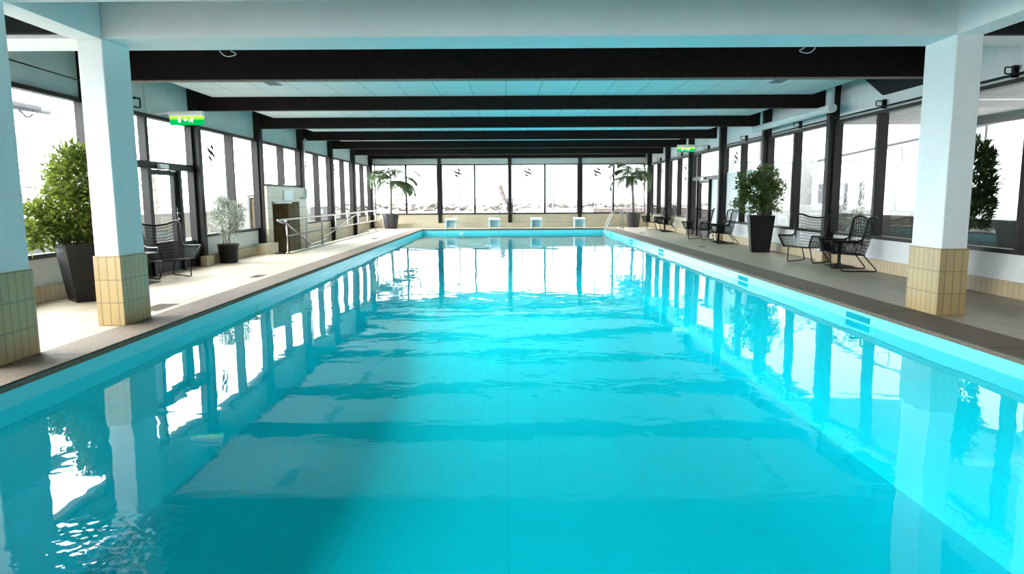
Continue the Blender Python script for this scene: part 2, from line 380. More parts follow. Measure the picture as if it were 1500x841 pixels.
ORD = ['nearest the concrete frame', 'second from the concrete frame', 'third from the concrete frame', 'fourth from the concrete frame', 'third from the far windows', 'second from the far windows', 'closest to the far windows']
for i, y in enumerate(POSTS):
    zb = 3.0 if i < 6 else 3.05
    b = MB(); b.box(PL, PR - .1, y, y + .16, zb, CEIL + .12 if i else 3.74, .004)
    S('timber_beam', b, M['wood'], 'dark timber ceiling beam spanning the pool, %s' % ORD[i], 'beam')['group'] = 'dark ceiling beams'
    if not i: MB().box(PL + .01, PR - .11, y - .012, y + .1, zb - .018, zb).build('edge_strip', M['palmbark'], bpy.data.objects['timber_beam'])
for i, y in enumerate(POSTS + NEAR):
    for s in (0, 1):
        nm = (ORD[i] if i < 7 else 'out of the photo, behind the concrete columns')
        b = MB()
        z0 = .19
        if s == 0 and y == 20.35: z0 = 1.62
        elif s == 0 and y > 21: z0 = -1.3
        z0 = 0.0 if (s == 0 and y == 10.1) else z0
        if s == 0: b.box(-6.2, PL, y, y + .14, z0, ROOF, .004)
        else: b.box(PR, 6.56, y, y + .14, z0, ROOF, .004)
        S('steel_post', b, M['frame'], 'dark brown wall post on the %s window wall, %s' % (('left', 'right')[s], nm), 'post')['group'] = 'dark wall posts'
FX = [-2.98, .15, 3.28]
for x, w in zip(FX, ('left', 'middle', 'right')):
    S('steel_post', MB().box(x - .08, x + .08, YF - .12, YF + .06, .2, 3.1, .004), M['frame'], 'dark post of the far window wall, the %s of three' % w, 'post')['group'] = 'dark wall posts'

# ------------------------------------------------------------------ windows
wn = [0]
def logo(parent, place, k=1.3, half=.045):
    """Three slanted strokes; place(u, v) maps the flat mark onto the pane."""
    b = MB()
    off = (Vector(place(0, 0, .003)) - Vector(place(0, 0)))
    for line in ([(-.01, .125), (.10, .055)], [(-.13, .065), (-.025, .0), (.025, .0), (.13, -.065)], [(-.10, -.055), (.01, -.125)]):
        b.prism([Vector(place(u * k, v * k + half)) for u, v in line] + [Vector(place(u * k, v * k - half)) for u, v in line[::-1]], off)
    o = b.build('logo_decal', M['logo'], parent); o['label'] = 'dark mark of three slanted strokes'
def side_window(side, y0, y1, z0=SILL, label='', mark=None, film=0.0, mull=True, base=None):
    """A two-light window between two posts of a side wall."""
    wn[0] += 1
    x = XL if side < 0 else XR
    w = base or empty('window_%d' % wn[0], kind='structure', label=label, cat='window')
    d = 1 if side < 0 else -1                         # towards the room
    f = MB()
    def bx(ya, yb, za, zb, dep=.09, mb=f): mb.box(min(x - d * .02, x + d * dep), max(x - d * .02, x + d * dep), ya, yb, za, zb)
    ya, yb = y0 + .145, y1 - .005
    bx(ya, yb, z0 - .03, z0 + .03); bx(ya, yb, HEAD - .05, HEAD + .01, .10)
    bx(ya, ya + .05, z0 + .03, HEAD - .05, .12); bx(yb - .05, yb, z0 + .03, HEAD - .05, .12)
    f.build('frame', M['frame'], w)
    ym = (y0 + y1) / 2 + .07
    lights = [(ya + .05, yb - .05)]
    if mull:
        lights = [(ya + .05, ym - .03), (ym + .03, yb - .05)]
        mm = MB(); bx(ym - .035, ym + .035, z0 + .03, HEAD - .05, .16, mm); mm.build('mullion', M['frame'], w)
    for a, c in lights:
        zb = z0 + .03
        if film:
            MB().box(x - .006, x + .006, a, c, zb, film).build('film_panel', M['film'], w)['label'] = 'opaque white lower pane'
            zb = film
        MB().box(x - .004, x + .004, a, c, zb, HEAD - .05).build('pane', M['glass'], w)
    if mark is not None:
        for yy, zz in mark: logo(w, lambda u, v, t=0.0, yy=yy, zz=zz: (x + d * (.006 + t), yy + u * (-1.0 if side > 0 else 1.0), zz + v))
    return w
for a, c in zip(NEAR, NEAR[1:]):
    side_window(-1, a, c, label='left wall window behind the viewer, %s' % ('by the near wall' if a < -1 else 'abreast of the viewer') if a < 3 else 'left wall window hidden behind the nearest tiled column')
    side_window(1, a, c, label='right wall window behind the viewer, %s' % ('by the near wall' if a < -1 else 'abreast of the viewer') if a < 3 else 'right wall window just outside the photo')
side_window(-1, NEAR[-1], 10.1, label='left window behind the ficus in the tall black planter')
side_window(1, NEAR[-1], 10.1, label='right window behind the tall planter and the right column', mull=True)
side_window(1, 10.1, 13.5, label='right window behind the nearest pair of black chairs')
side_window(-1, 13.5, 16.92, label='left window behind the small olive tree in a round pot', mark=[(14.5, 2.27)])
side_window(1, 13.5, 16.92, label='right window behind the leafy shrub in a square planter')
side_window(-1, 16.92, 20.35, z0=1.66, label='short high window above the sand tiled stair block')
side_window(1, 16.92, 20.35, label='right window with white lower panes behind the middle chairs', film=2.0, mark=[(19.55, 2.4)])
side_window(-1, 20.35, 23.8, label='left window next after the stair block', mark=[(21.2, 2.35)])
side_window(-1, 23.8, 27.25, label='left window second from the far corner', mark=[(24.7, 2.35)])
side_window(-1, 27.25, 30.7, label='left window at the far corner by the left palm')
side_window(1, 23.8, 27.25, label='right window behind the farthest pair of chairs', mark=[(25.0, 2.33), (25.0, 1.95)])
side_window(1, 27.25, 30.7, label='right window at the far corner by the right palm', mark=[(28.7, 2.35)])
fx = [-5.97] + FX + [6.28]
FN = ['far window behind the left palm', 'far window left of the middle post', 'far window right of the middle post', 'far window behind the right palm']
for i in range(4):
    wn[0] += 1
    w = empty('window_%d' % wn[0], kind='structure', label=FN[i], cat='window')
    a, c = fx[i] + .085, fx[i + 1] - .085; m_ = (fx[i] + fx[i + 1]) / 2
    f = MB()
    for q in ((a, c, SILL, SILL + .06), (a, c, HEAD, HEAD + .05), (a, a + .04, SILL + .06, HEAD), (c - .04, c, SILL + .06, HEAD)): f.box(q[0], q[1], YF - .09, YF + .03, q[2], q[3])
    f.build('frame', M['frame'], w)
    MB().box(m_ - .04, m_ + .04, YF - .09, YF + .03, SILL + .06, HEAD).build('mullion', M['frame'], w)
    for p, q in ((a + .04, m_ - .04), (m_ + .04, c - .04)): MB().box(p, q, YF - .004, YF + .004, SILL + .06, HEAD).build('pane', M['glass'], w)
    if i: logo(w, lambda u, v, t=0.0, xx=(fx[i] + m_) / 2 + .03: (xx + u, YF - .006 - t, 2.42 + v), 1.35, .045)

# ------------------------------------------------------------------ doors
def glazed_door(name, x, d, label, ya, yb, post0, post1, side_lo, flip):
    """A glazed door bay of a side wall: transom lights, one leaf, side lights."""
    w = empty(name, kind='structure', label=label, cat='door')
    T = 1.90
    f = MB()
    def bx(mb, y0, y1, z0, z1, dep=.10): mb.box(min(x - d * .03, x + d * dep), max(x - d * .03, x + d * dep), y0, y1, z0, z1, .003)
    p0, p1 = post0 + .145, post1 - .005
    bx(f, p0, p1, HEAD - .05, HEAD + .01); bx(f, p0, p1, T - .06, T + .06); bx(f, p0, p0 + .07, 0, HEAD - .05); bx(f, p1 - .07, p1, 0, HEAD - .05)
    for q in (ya, yb): bx(f, q - .05, q + .05, 0, T - .06)
    my = ya if not flip else yb
    bx(f, my - .05, my + .05, T + .06, HEAD - .05)
    f.build('frame', M['frame'], w)
    for q, r in ((p0 + .07, my - .05), (my + .05, p1 - .07)): MB().box(x - .004, x + .004, q, r, T + .06, HEAD - .05).build('pane', M['glass'], w)
    for q, r in ((p0 + .07, ya - .05), (yb + .05, p1 - .07)):
        if side_lo == 'film' and q < ya:
            MB().box(x - .006, x + .006, q, r, .1, T - .06).build('film_panel', M['film'], w)['label'] = 'opaque white side pane'; continue
        pb = MB(); bx(pb, q, r, 0.01, .52, .05); pb.build('lower_panel', M['frame'], w)
        MB().box(x - .004, x + .004, q, r, .52, T - .06).build('pane', M['glass'], w)
    l = MB(); l0, l1 = ya + .055, yb - .055; st = .11
    bx(l, l0, l0 + st, .012, T - .07, .05); bx(l, l1 - st, l1, .012, T - .07, .05); bx(l, l0 + st, l1 - st, .012, .56, .05); bx(l, l0 + st, l1 - st, T - .16, T - .07, .05)
    leaf = l.build('door_leaf', M['frame'], w)
    MB().box(x - .004, x + .004, l0 + st, l1 - st, .56, T - .16).build('leaf_pane', M['glass'], leaf)
    hy = l1 - .055 if not flip else l0 + .055
    h = MB(); h.box(min(x + d * .05, x + d * .06), max(x + d * .05, x + d * .06), hy - .03, hy + .03, .92, 1.16, .003)
    s_ = -1 if not flip else 1
    h.tube(round_path([(x + d * .06, hy, 1.06), (x + d * .11, hy, 1.06), (x + d * .11, hy + s_ * .13, 1.06)], .02), .01, 8)
    h.tube([(x + d * .055, hy, .95), (x + d * .085, hy, .95)], .02, 12)
    h.build('handle', M['steel'], leaf)
    cbox = MB(); cy = (l0 + l1) / 2
    cbox.box(min(x + d * .10, x + d * .16), max(x + d * .10, x + d * .16), cy - .28, cy + .02, T - .05, T + .02, .006)
    cbox.tube(round_path([(x + d * .13, cy - .05, T - .06), (x + d * .15, cy + .26, T - .09), (x + d * .05, cy + .3, T - .09)], .02), .009, 6)
    cbox.build('door_closer', M['plastic'], w)
    return w
glazed_door('door_1', XL, 1, 'dark glazed door on the left behind the black armchair', 11.78, 12.88, 10.1, 13.5, '', False)
dR = glazed_door('door_2', XR - .02, -1, 'dark glazed door on the right behind the middle chairs', 21.75, 23.1, 20.35, 23.8, 'film', True)
MB().box(6.44, 6.64, 20.5, 21.7, 0, .12).box(6.44, 6.64, 23.15, 23.85, 0, .1).build('threshold', M['walltile'], dR)

# ------------------------------------------------------------------ stair block with opening
BX = -5.88
b = MB()
b.box(-6.2, BX, 16.95, 17.3, -1.5, 1.63).box(-6.2, BX, 19.55, 20.3, -1.5, 1.63).box(-6.2, BX, 17.3, 19.55, 1.23, 1.63)
sb = S('wall_stairwell', b, M['blocktile'], 'sand tiled block with a dark doorway at the foot of the ramp', 'wall')
b = MB(); b.box(-7.0, -6.2, 17.15, 17.3, -1.5, 1.3).box(-7.0, -6.2, 19.55, 19.7, -1.5, 1.3).box(-7.0, -6.2, 17.3, 19.55, 1.23, 1.35).box(-7.0, -6.2, 17.3, 19.55, -1.6, -1.45).box(-7.1, -7.0, 17.15, 19.7, -1.6, 1.35)
b.build('passage', M['browntile'], sb)
MB().box(-7.15, -6.36, 17.05, 17.14, -1.5, 1.4).box(-7.15, -6.36, 19.71, 19.8, -1.5, 1.4).box(-7.15, -6.36, 17.14, 19.71, 1.36, 1.42).build('outer_cladding', M['facade'], sb)
b = MB(); x = -6.9
b.box(x, x + .06, 17.31, 17.42, -1.4, 1.1).box(x, x + .06, 19.05, 19.3, -1.4, 1.1).box(x, x + .06, 17.31, 19.3, 1.0, 1.14).box(x, x + .06, 17.42, 19.05, .1, .33).box(x + .01, x + .04, 17.42, 19.05, -1.4, -.2)
b.build('dark_door_frame', M['frame'], sb)
b = MB(); b.box(-6.1, BX + .12, 16.4, 17.25, -.02, .23); b.build('kerb_block', M['walltile'], sb)
o = MB().box(BX - .002, BX + .02, 18.2, 18.95, 1.27, 1.54, .003).build('notice_board', M['plastic'])
tag(o, 'blank white notice panel on the sand tiled block above the doorway', 'notice')
o = empty('strip_light', (BX, 18.1, 1.225)); tag(o, 'slim white strip light over the dark stair doorway', 'lamp')
MB().box(.0, .07, -.75, .6, -.035, .0, .006).build('diffuser', M['plastic'], o)
MB().box(.0, .05, -.78, .63, .0, .018).build('housing', M['grey'], o)
b = MB(); b.tube(round_path([(-5.85, 20.2, 2.95), (-5.85, 20.2, 1.33), (-5.85, 19.7, 1.33)], .05), .022, 8); b.tube(round_path([(-5.85, 20.2, 2.93), (-5.85, 20.3, 3.02)], .02), .04, 8)
tag(b.build('drain_pipe', M['grey'], smooth=True), 'thin grey pipe running down the post above the stair block', 'pipe')

# ------------------------------------------------------------------ concrete frames
def column(x0, x1, y0, y1, ztop, label):
    e = empty('concrete_column', ((x0 + x1) / 2, (y0 + y1) / 2, 0), kind='structure', label=label, cat='column', group='white columns with tiled feet')
    hx, hy = (x1 - x0) / 2, (y1 - y0) / 2
    MB().box(-hx + .014, hx - .014, -hy + .014, hy - .014, .7, ztop, .012).build('painted_shaft', M['white'], e)
    o = MB().box(-hx, hx, -hy, hy, 0, .73, .004).build('tile_cladding', M['tile'], e); o['label'] = 'beige upright tiles round the column foot'
column(-4.30, -4.02, 5.18, 5.79, 3.2, 'white column cut by the left edge of the photo')
column(-4.27, -3.99, 7.05, 7.58, 2.9, 'white column left of the pool beside the tall ficus')
column(4.67, 4.98, 7.30, 7.88, 2.97, 'white column right of the pool')
column(4.67, 4.98, 5.38, 5.95, 3.2, 'white column beyond the right edge of the photo')
b = MB()
b.hexa([(-6.12, 7.03, 2.885), (6.47, 7.36, 2.965), (6.47, 7.92, 2.965), (-6.12, 7.6, 2.885)], [(-6.12, 7.03, 3.45), (6.47, 7.36, 3.45), (6.47, 7.92, 3.45), (-6.12, 7.6, 3.45)])
S('concrete_beam', b, M['white'], 'white concrete beam across the pool carried by the two full columns', 'beam')
b = MB()
b.hexa([(-6.12, 5.15, 2.885), (6.47, 5.37, 2.965), (6.47, 5.97, 2.965), (-6.12, 5.8, 2.885)], [(-6.12, 5.15, 3.45), (6.47, 5.37, 3.45), (6.47, 5.97, 3.45), (-6.12, 5.8, 3.45)])
S('concrete_beam', b, M['white'], 'white concrete beam along the top edge of the photo', 'beam')
b = MB(); b.box(-4.28, -4.0, -1, 7.05, 2.88, 3.45)
S('concrete_beam', b, M['white'], 'white concrete edge beam running towards the viewer at top left', 'beam')
b = MB(); b.box(4.68, 4.97, -1, 7.35, 2.955, 3.45)
S('concrete_beam', b, M['white'], 'white concrete edge beam running towards the viewer at top right', 'beam')
b = MB(); b.box(-6.1, -4.28, 6.96, 7.02, 2.92, 3.45)
S('dark_fascia', b, M['fasc'], 'dark board above the aisle at top left', 'board')
b = MB(); b.box(4.97, 6.46, 7.27, 7.33, 2.94, 3.45)
S('dark_fascia', b, M['fasc'], 'dark board above the aisle at top right', 'board')

# ------------------------------------------------------------------ woven lounge chair (faces +x)
def make_chair():
    e = empty('lounge_chair')
    def lerp(a, c, t): return a + (c - a) * t
    HI = [(0, (-.42, 0, .87)), (.2, (-.415, .19, .89)), (.29, (-.385, .285, .93)), (.345, (-.315, .335, .945)), (.40, (-.24, .34, .90)), (.45, (-.20, .335, .72)), (.5, (-.165, .325, .56)), (.55, (-.09, .325, .525)), (.78, (.12, .34, .53)), (1, (.33, .36, .545))]
    LO = [(0, (-.28, 0, .28)), (.29, (-.27, .19, .28)), (.42, (-.22, .245, .285)), (.55, (-.10, .262, .295)), (1, (.27, .265, .32))]
    def along(T, q):
        for (a, p), (c, w) in zip(T, T[1:]):
            if q <= c + 1e-9: return Vector(p).lerp(Vector(w), (q - a) / (c - a))
        return Vector(T[-1][1])
    def prof(u):
        """u from 0 (one front arm tip) to 1 (the other): foot point and rim point of the woven shell."""
        s = 1 if u > .5 else -1
        q = abs(u - .5) * 2
        lo, hi = along(LO, q), along(HI, q)
        lo.y *= s; hi.y *= s
        return lo, hi
    bm = bmesh.new(); nu, nv = 76, 11
    rows = []
    for i in range(nu + 1):
        lo, hi = prof(i / nu); col = []
        for j in range(nv + 1):
            t = j / nv; p = lo.lerp(hi, t); p += Vector((-.02 if abs(i / nu - .5) < .18 else 0, 0, 0)) * math.sin(PI * t)
            col.append(bm.verts.new(p))
        rows.append(col)
    for i in range(nu):
        for j in range(nv): bm.faces.new((rows[i][j], rows[i + 1][j], rows[i + 1][j + 1], rows[i][j + 1]))
    bmesh.ops.wireframe(bm, faces=bm.faces[:], thickness=.0125, use_replace=True, use_boundary=True, use_even_offset=False)
    t = MB(); t.bm.free(); t.bm = bm
    t.build('woven_shell', M['black'], e)
    s = bmesh.new(); g = []
    nx, ny = 26, 14
    for i in range(nx + 1):
        x = lerp(-.25, .27, i / nx); g.append([])
        for j in range(ny + 1):
            w = lerp(.215, .265, min(1, i / 4)); y = lerp(-w, w, j / ny)
            g[-1].append(s.verts.new((x, y, lerp(.28, .32, i / nx) - .02 * math.sin(PI * j / ny))))
    for i in range(nx):
        for j in range(ny): s.faces.new((g[i][j], g[i + 1][j], g[i + 1][j + 1], g[i][j + 1]))
    bmesh.ops.wireframe(s, faces=s.faces[:], thickness=.012, use_replace=True, use_boundary=True, use_even_offset=False)
    t = MB(); t.bm.free(); t.bm = s; t.build('woven_seat', M['black'], e)
    r = MB()
    rim = [prof(i / 80)[1] for i in range(81)]
    r.tube([prof(0)[0]] + rim + [prof(1)[0]], .017, 8)
    foot = [prof(i / 40)[0] for i in range(41)]
    r.tube(foot, .012, 6, closed=True)
    r.build('rim_tube', M['blackm'], e, smooth=True)
    for sy in (-1, 1):
        k = MB(); k.tube(round_path([(.17, sy * .23, .30), (.13, sy * .27, .012), (-.46, sy * .27, .012), (-.24, sy * .2, .285)], .05), .011, 8)
        k.build('sled_leg', M['blackm'], e, smooth=True)
    return e
proto = make_chair()
CH = [(5.92, 11.9, 172, 'black woven lounge chair nearest the right column, right of its round side table'),
      (5.86, 13.4, 214, 'black woven lounge chair just beyond the nearest round side table on the right'),
      (5.95, 19.0, 172, 'black woven lounge chair beside the leafy shrub, near side of the middle table'),
      (5.86, 20.9, 214, 'black woven lounge chair in front of the right glazed door'),
      (5.93, 25.7, 172, 'black woven lounge chair of the farthest pair, on its near side'),
      (5.86, 27.25, 212, 'black woven lounge chair of the farthest pair, next to the right palm'),
      (-5.62, 11.42, -36, 'black woven lounge chair in front of the left glazed door')]
for i, (x, y, a, lab) in enumerate(CH):
    o = proto if i == 0 else copy_tree(proto)
    o.location = (x, y, 0); o.rotation_euler = (0, 0, math.radians(a)); tag(o, lab, 'chair', 'black woven lounge chairs')
def make_table():
    e = empty('side_table')
    MB().lathe([(.02, .455), (.255, .455), (.262, .462), (.262, .474), (.255, .48), (.02, .48)], 36).build('table_top', M['blackm'], e, smooth=False)
    MB().tube([(0, 0, .03), (0, 0, .457)], .03, 14).build('pedestal', M['blackm'], e, smooth=True)
    MB().lathe([(.28, .0), (.28, .012), (.06, .045), (.03, .07)], 4, rot=PI / 4).build('foot_plate', M['blackm'], e)
    return e
tp = make_table()
for i, (x, y, lab) in enumerate([(6.18, 12.62, 'round black side table between the nearest pair of chairs on the right'), (6.13, 19.75, 'round black side table between the chairs by the right glazed door'),
                                 (6.1, 26.4, 'round black side table between the farthest pair of chairs'), (-5.75, 10.72, 'round black side table half hidden by the left column')]):
    o = tp if i == 0 else copy_tree(tp); o.location = (x, y, 0); tag(o, lab, 'table', 'round black side tables')

# ------------------------------------------------------------------ plants
def leaf(bm, p, d, n, L, W, fold=.25):
    """A pointed leaf with a folded midrib: base p, direction d, facing n."""
    d = d.normalized(); s = d.cross(n)
    if s.length < 1e-4: s = d.orthogonal()
    s.normalize(); n = s.cross(d)
    q = [p, p + d * L * .45 + s * W * .5 + n * W * fold, p + d * L - n * L * .08, p + d * L * .45 - s * W * .5 + n * W * fold, p + d * L * .48]
    v = [bm.verts.new(x) for x in q]
    bm.faces.new((v[0], v[1], v[4])); bm.faces.new((v[1], v[2], v[4])); bm.faces.new((v[4], v[2], v[3])); bm.faces.new((v[0], v[4], v[3]))
def rnd(): 
    while True:
        v = Vector((R.uniform(-1, 1), R.uniform(-1, 1), R.uniform(-1, 1)))
        if .05 < v.length < 1: return v
def sprays(bm, c, rad, ntips, per, L, W, spread=.16, up=.2, lim=None):
    """Leaves gathered in sprays whose centres fill an ellipsoid."""
    for _ in range(ntips):
        v = rnd(); v = v.normalized() * (v.length ** .45)
        tip = Vector((c[0] + v.x * rad[0], c[1] + v.y * rad[1], c[2] + v.z * rad[2]))
        out = Vector((v.x, v.y, v.z * .6 + up)).normalized()
        for k in range(per):
            p = tip + rnd() * spread
            d = (out + rnd() * .9).normalized()
            if lim and not (lim[0] < (p + d * L).x < lim[1] and lim[0] < p.x < lim[1]): continue
            leaf(bm, p, d, (Vector((0, 0, 1)) + rnd() * .8).normalized(), L * R.uniform(.7, 1.2), W * R.uniform(.8, 1.2))
def square_pot(e, top, bot, h, rot, mat=None):
    b = MB(); b.lathe([(bot, 0), (top, h), (top - .05, h), (top - .07, h - .06)], 4, rot=rot); b.build('planter', mat or M['pot'], e)
    MB().lathe([(top - .12, h - .085), (top - .075, h - .055)], 4, rot=rot).build('soil', M['soil'], e)
def stems(e, pts_list, r0, mat=None):
    for pts in pts_list:
        P = smooth_path(pts, 5); MB().tube(P, [r0 * (1 - .6 * i / len(P)) for i in range(len(P))], 7).build('stem', mat or M['bark'], e, smooth=True)

# ficus beside the left column
e = empty('potted_ficus', (-5.5, 8.97, 0)); tag(e, 'bushy light green ficus in a tall tapered black planter by the left column', 'plant')
square_pot(e, .43, .30, .75, -PI / 2)
stems(e, [[(0, 0, .68), (.03, .0, 1.1), (.0, .02, 1.6)], [(.05, .03, .68), (.12, .05, 1.2), (.15, .03, 1.7)], [(-.05, 0, .68), (-.15, -.1, 1.0), (-.28, -.25, 1.12)], [(-.08, -.02, .68), (-.22, -.3, .85), (-.36, -.45, .92)]], .02)
b = MB()
lim = (-.60, 2)
sprays(b.bm, (.0, .05, 1.52), (.37, .38, .44), 250, 16, .085, .042, .13, lim=lim)
sprays(b.bm, (-.06, -.05, 1.15), (.36, .38, .32), 140, 15, .085, .042, .13, lim=lim)
sprays(b.bm, (-.26, -.22, .95), (.30, .30, .17), 70, 14, .095, .045, .12, lim=lim)
sprays(b.bm, (-.40, -.42, 1.06), (.17, .17, .16), 26, 11, .11, .045, .11, lim=lim)
sprays(b.bm, (-.28, -.5, .86), (.2, .2, .1), 22, 11, .11, .045, .10, lim=lim)
b.build('foliage', M['ficus'], e, fix=False)
# olive tree in the round pot
e = empty('potted_olive_tree', (-5.78, 14.2, 0)); tag(e, 'small grey green olive tree in a round black pot by the left windows', 'plant')
MB().lathe([(.17, 0), (.205, .34), (.215, .36), (.215, .39), (.19, .39), (.185, .34)], 28).build('planter', M['pot'], e, smooth=False)
MB().lathe([(.18, .33), (.187, .35)], 20).build('soil', M['soil'], e)
stems(e, [[(0, 0, .34), (.02, 0, .6), (.08, .05, .95)], [(-.03, 0, .34), (-.08, .03, .62), (-.17, -.03, 1.0)], [(.03, .02, .34), (.07, -.05, .6), (.18, -.08, .9)], [(-.1, .02, .34), (-.11, .02, .7), (-.14, .05, .9)]], .012)
b = MB(); sprays(b.bm, (.0, 0, .95), (.34, .3, .34), 130, 10, .075, .022, .10, up=.7, lim=(-.3, 1)); sprays(b.bm, (-.12, 0, 1.1), (.2, .2, .22), 40, 10, .075, .022, .10, up=.8, lim=(-.3, 1)); sprays(b.bm, (.08, 0, .72), (.2, .2, .2), 34, 9, .075, .022, .10, up=.7, lim=(-.3, 1))
b.build('foliage', M['olive'], e, fix=False)
# shrub in the square planter, right wall
e = empty('potted_shrub', (5.98, 16.1, 0)); tag(e, 'round leaved green shrub in a tall square black planter on the right', 'plant')
square_pot(e, .40, .285, .86, math.radians(-58))
stems(e, [[(0, 0, .78), (-.1, 0, 1.1), (-.3, -.1, 1.5)], [(.03, 0, .78), (.05, .02, 1.3), (.02, .0, 1.8)], [(.05, -.05, .78), (.2, -.1, 1.1), (.26, -.15, 1.45)], [(-.03, .05, .78), (-.12, .1, 1.2), (-.2, .1, 1.6)]], .014)
b = MB()
for c, r, n in (((-.08, 0, 1.45), (.42, .36, .34), 90), ((.08, -.05, 1.72), (.26, .3, .26), 45), ((-.42, -.1, 1.62), (.2, .2, .24), 26), ((-.25, 0, 1.15), (.4, .3, .22), 50), ((.22, -.2, 1.25), (.25, .2, .3), 34), ((.1, -.35, 1.5), (.36, .2, .2), 24)):
    sprays(b.bm, c, r, int(n * 1.5), 11, .07, .05, .085, lim=(-1, .46))
b.build('foliage', M['shrub'], e, fix=False)
# tall planter behind the right column
e = empty('potted_dracaena', (5.9, 9.25, 0)); tag(e, 'dark spiky plant in a tall black planter half hidden by the right column', 'plant')
square_pot(e, .42, .29, .9, math.radians(-80))
stems(e, [[(0, 0, .82), (.03, .0, 1.3), (.06, 0, 1.9)], [(.05, .05, .82), (.15, .03, 1.2), (.2, 0, 1.45)]], .018)
b = MB(); sprays(b.bm, (.2, -.2, 1.5), (.24, .26, .5), 170, 10, .14, .035, .08, up=.9, lim=(-2, .53)); sprays(b.bm, (.24, -.2, 1.08), (.25, .26, .22), 60, 9, .13, .05, .08, up=.5, lim=(-2, .53))
b.build('foliage', M['spiky'], e, fix=False)
# palms
def palm(x, y, label, pot, ptop, pbot, ph, seg, trunk_h, tiltx, nf, L, xlim, seed):
    e = empty('potted_palm', (x, y, 0)); tag(e, label, 'palm')
    b = MB(); b.lathe([(pbot, 0), (ptop, ph), (ptop - .04, ph), (ptop - .05, ph - .05)], seg, rot=PI / seg); b.build('planter', pot, e)
    MB().lathe([(ptop - .08, ph - .08), (ptop - .053, ph - .045)], seg, rot=PI / seg).build('soil', M['soil'], e)
    P = smooth_path([(0, 0, ph - .06), (tiltx * .4, 0, ph + (trunk_h - ph) * .5), (tiltx, 0, trunk_h)], 6)
    n = len(P); MB().tube(P, [.07 - .02 * i / n + (.03 if i > n - 4 else 0) for i in range(n)], 10).build('trunk', M['palmbark'], e, smooth=True)
    rr = random.Random(seed); top = Vector((tiltx, 0, trunk_h))
    for k in range(nf):
        az = 2 * PI * k / nf + rr.uniform(-.2, .2); el = rr.choice((.3, .7, 1.0, 1.25)); l = L * rr.uniform(.8, 1.1)
        rach = []; p = top.copy(); a = el
        for i in range(15):
            rach.append(p.copy()); p = p + Vector((math.cos(az) * math.cos(a), math.sin(az) * math.cos(a), math.sin(a))) * (l / 14)
            a -= (.06 + .016 * i) * 1.0
            p.x = max(xlim[0] - x + .05, min(xlim[1] - x - .05, p.x)); p.y = min(p.y, 30.6 - y)
        fb = MB(); fb.tube(rach, [.012 - .0007 * i for i in range(15)], 5)
        for i in range(3, 15):
            d = (rach[i] - rach[i - 1])
            if d.length < 1e-4: continue
            d.normalize(); side = Vector((-math.sin(az), math.cos(az), 0))
            for h in (0, .33, .66):
                base = rach[i - 1].lerp(rach[i], h); w = math.sin(PI * (i + h) / 16) * .38 * L + .1
                for s in (-1, 1):
                    dd = (d * .7 + side * s * .8 + Vector((0, 0, -.45 + rr.uniform(-.15, .1)))).normalized()
                    if not (xlim[0] < x + (base + dd * w).x < xlim[1]) or y + (base + dd * w).y > 30.68: w *= .35
                    leaf(fb.bm, base, dd, Vector((0, 0, 1)), w, .04)
        fb.build('frond', M['palm'], e, fix=False)
palm(-5.05, 29.95, 'potted palm in the left far corner beyond the steel railing', M['potg'], .37, .27, .63, 8, 2.0, .06, 20, 1.5, (-5.9, 6), 3)
palm(5.55, 30.0, 'potted palm in the right far corner behind the pool ladder', M['potg'], .33, .24, .63, 20, 2.15, -.1, 20, 1.3, (-6, 6.2), 11)

# ------------------------------------------------------------------ starting blocks, ladder, railing
def make_block():
    e = empty('starting_block')
    b = MB(); b.hexa([(-.24, -.26, .36), (.24, -.26, .36), (.24, .3, .41), (-.24, .3, .41)], [(-.24, -.26, .40), (.24, -.26, .40), (.24, .3, .45), (-.24, .3, .45)])
    bmesh.ops.bevel(b.bm, geom=b.bm.edges[:], offset=.008, segments=2, affect='EDGES'); b.build('platform', M['plastic'], e)
    for sx in (-1, 1):
        MB().box(sx * .2 - .03, sx * .2 + .03, -.14, .14, 0, .375, .006).build('leg', M['plastic'], e)
    MB().box(-.17, .17, -.02, .04, .07, .36, .004).build('front_panel', M['bluegrey'], e)
    return e
bp = make_block()
for i, (x, lab) in enumerate([(-2.38, 'white starting block nearest the left palm'), (-.53, 'white starting block second from the left palm'), (1.26, 'white starting block second from the pool ladder'), (3.10, 'white starting block nearest the pool ladder')]):
    o = bp if i == 0 else copy_tree(bp); o.location = (x, 29.24, .004); tag(o, lab, 'starting block', 'starting blocks at the far end')

e = empty('pool_ladder', (PX1, 28.4, 0)); tag(e, 'stainless steel pool ladder at the far right corner', 'ladder')
for dy in (-.27, .27):
    P = round_path([(-.10, dy, -1.1), (-.10, dy, -.1), (.26, dy, .72), (.62, dy, .80), (.64, dy, 0.0)], .16, 6)
    MB().tube(P, .021, 10).build('grab_rail', M['steel'], e, smooth=True)
    MB().lathe([(.05, .002), (.05, .014), (.025, .02)], 16, c=(.64, dy, 0)).build('floor_flange', M['steel'], e)
for z in (-.3, -.58, -.86): MB().box(-.16, -.06, -.25, .25, z - .012, z + .012, .004).build('tread', M['steel'], e)

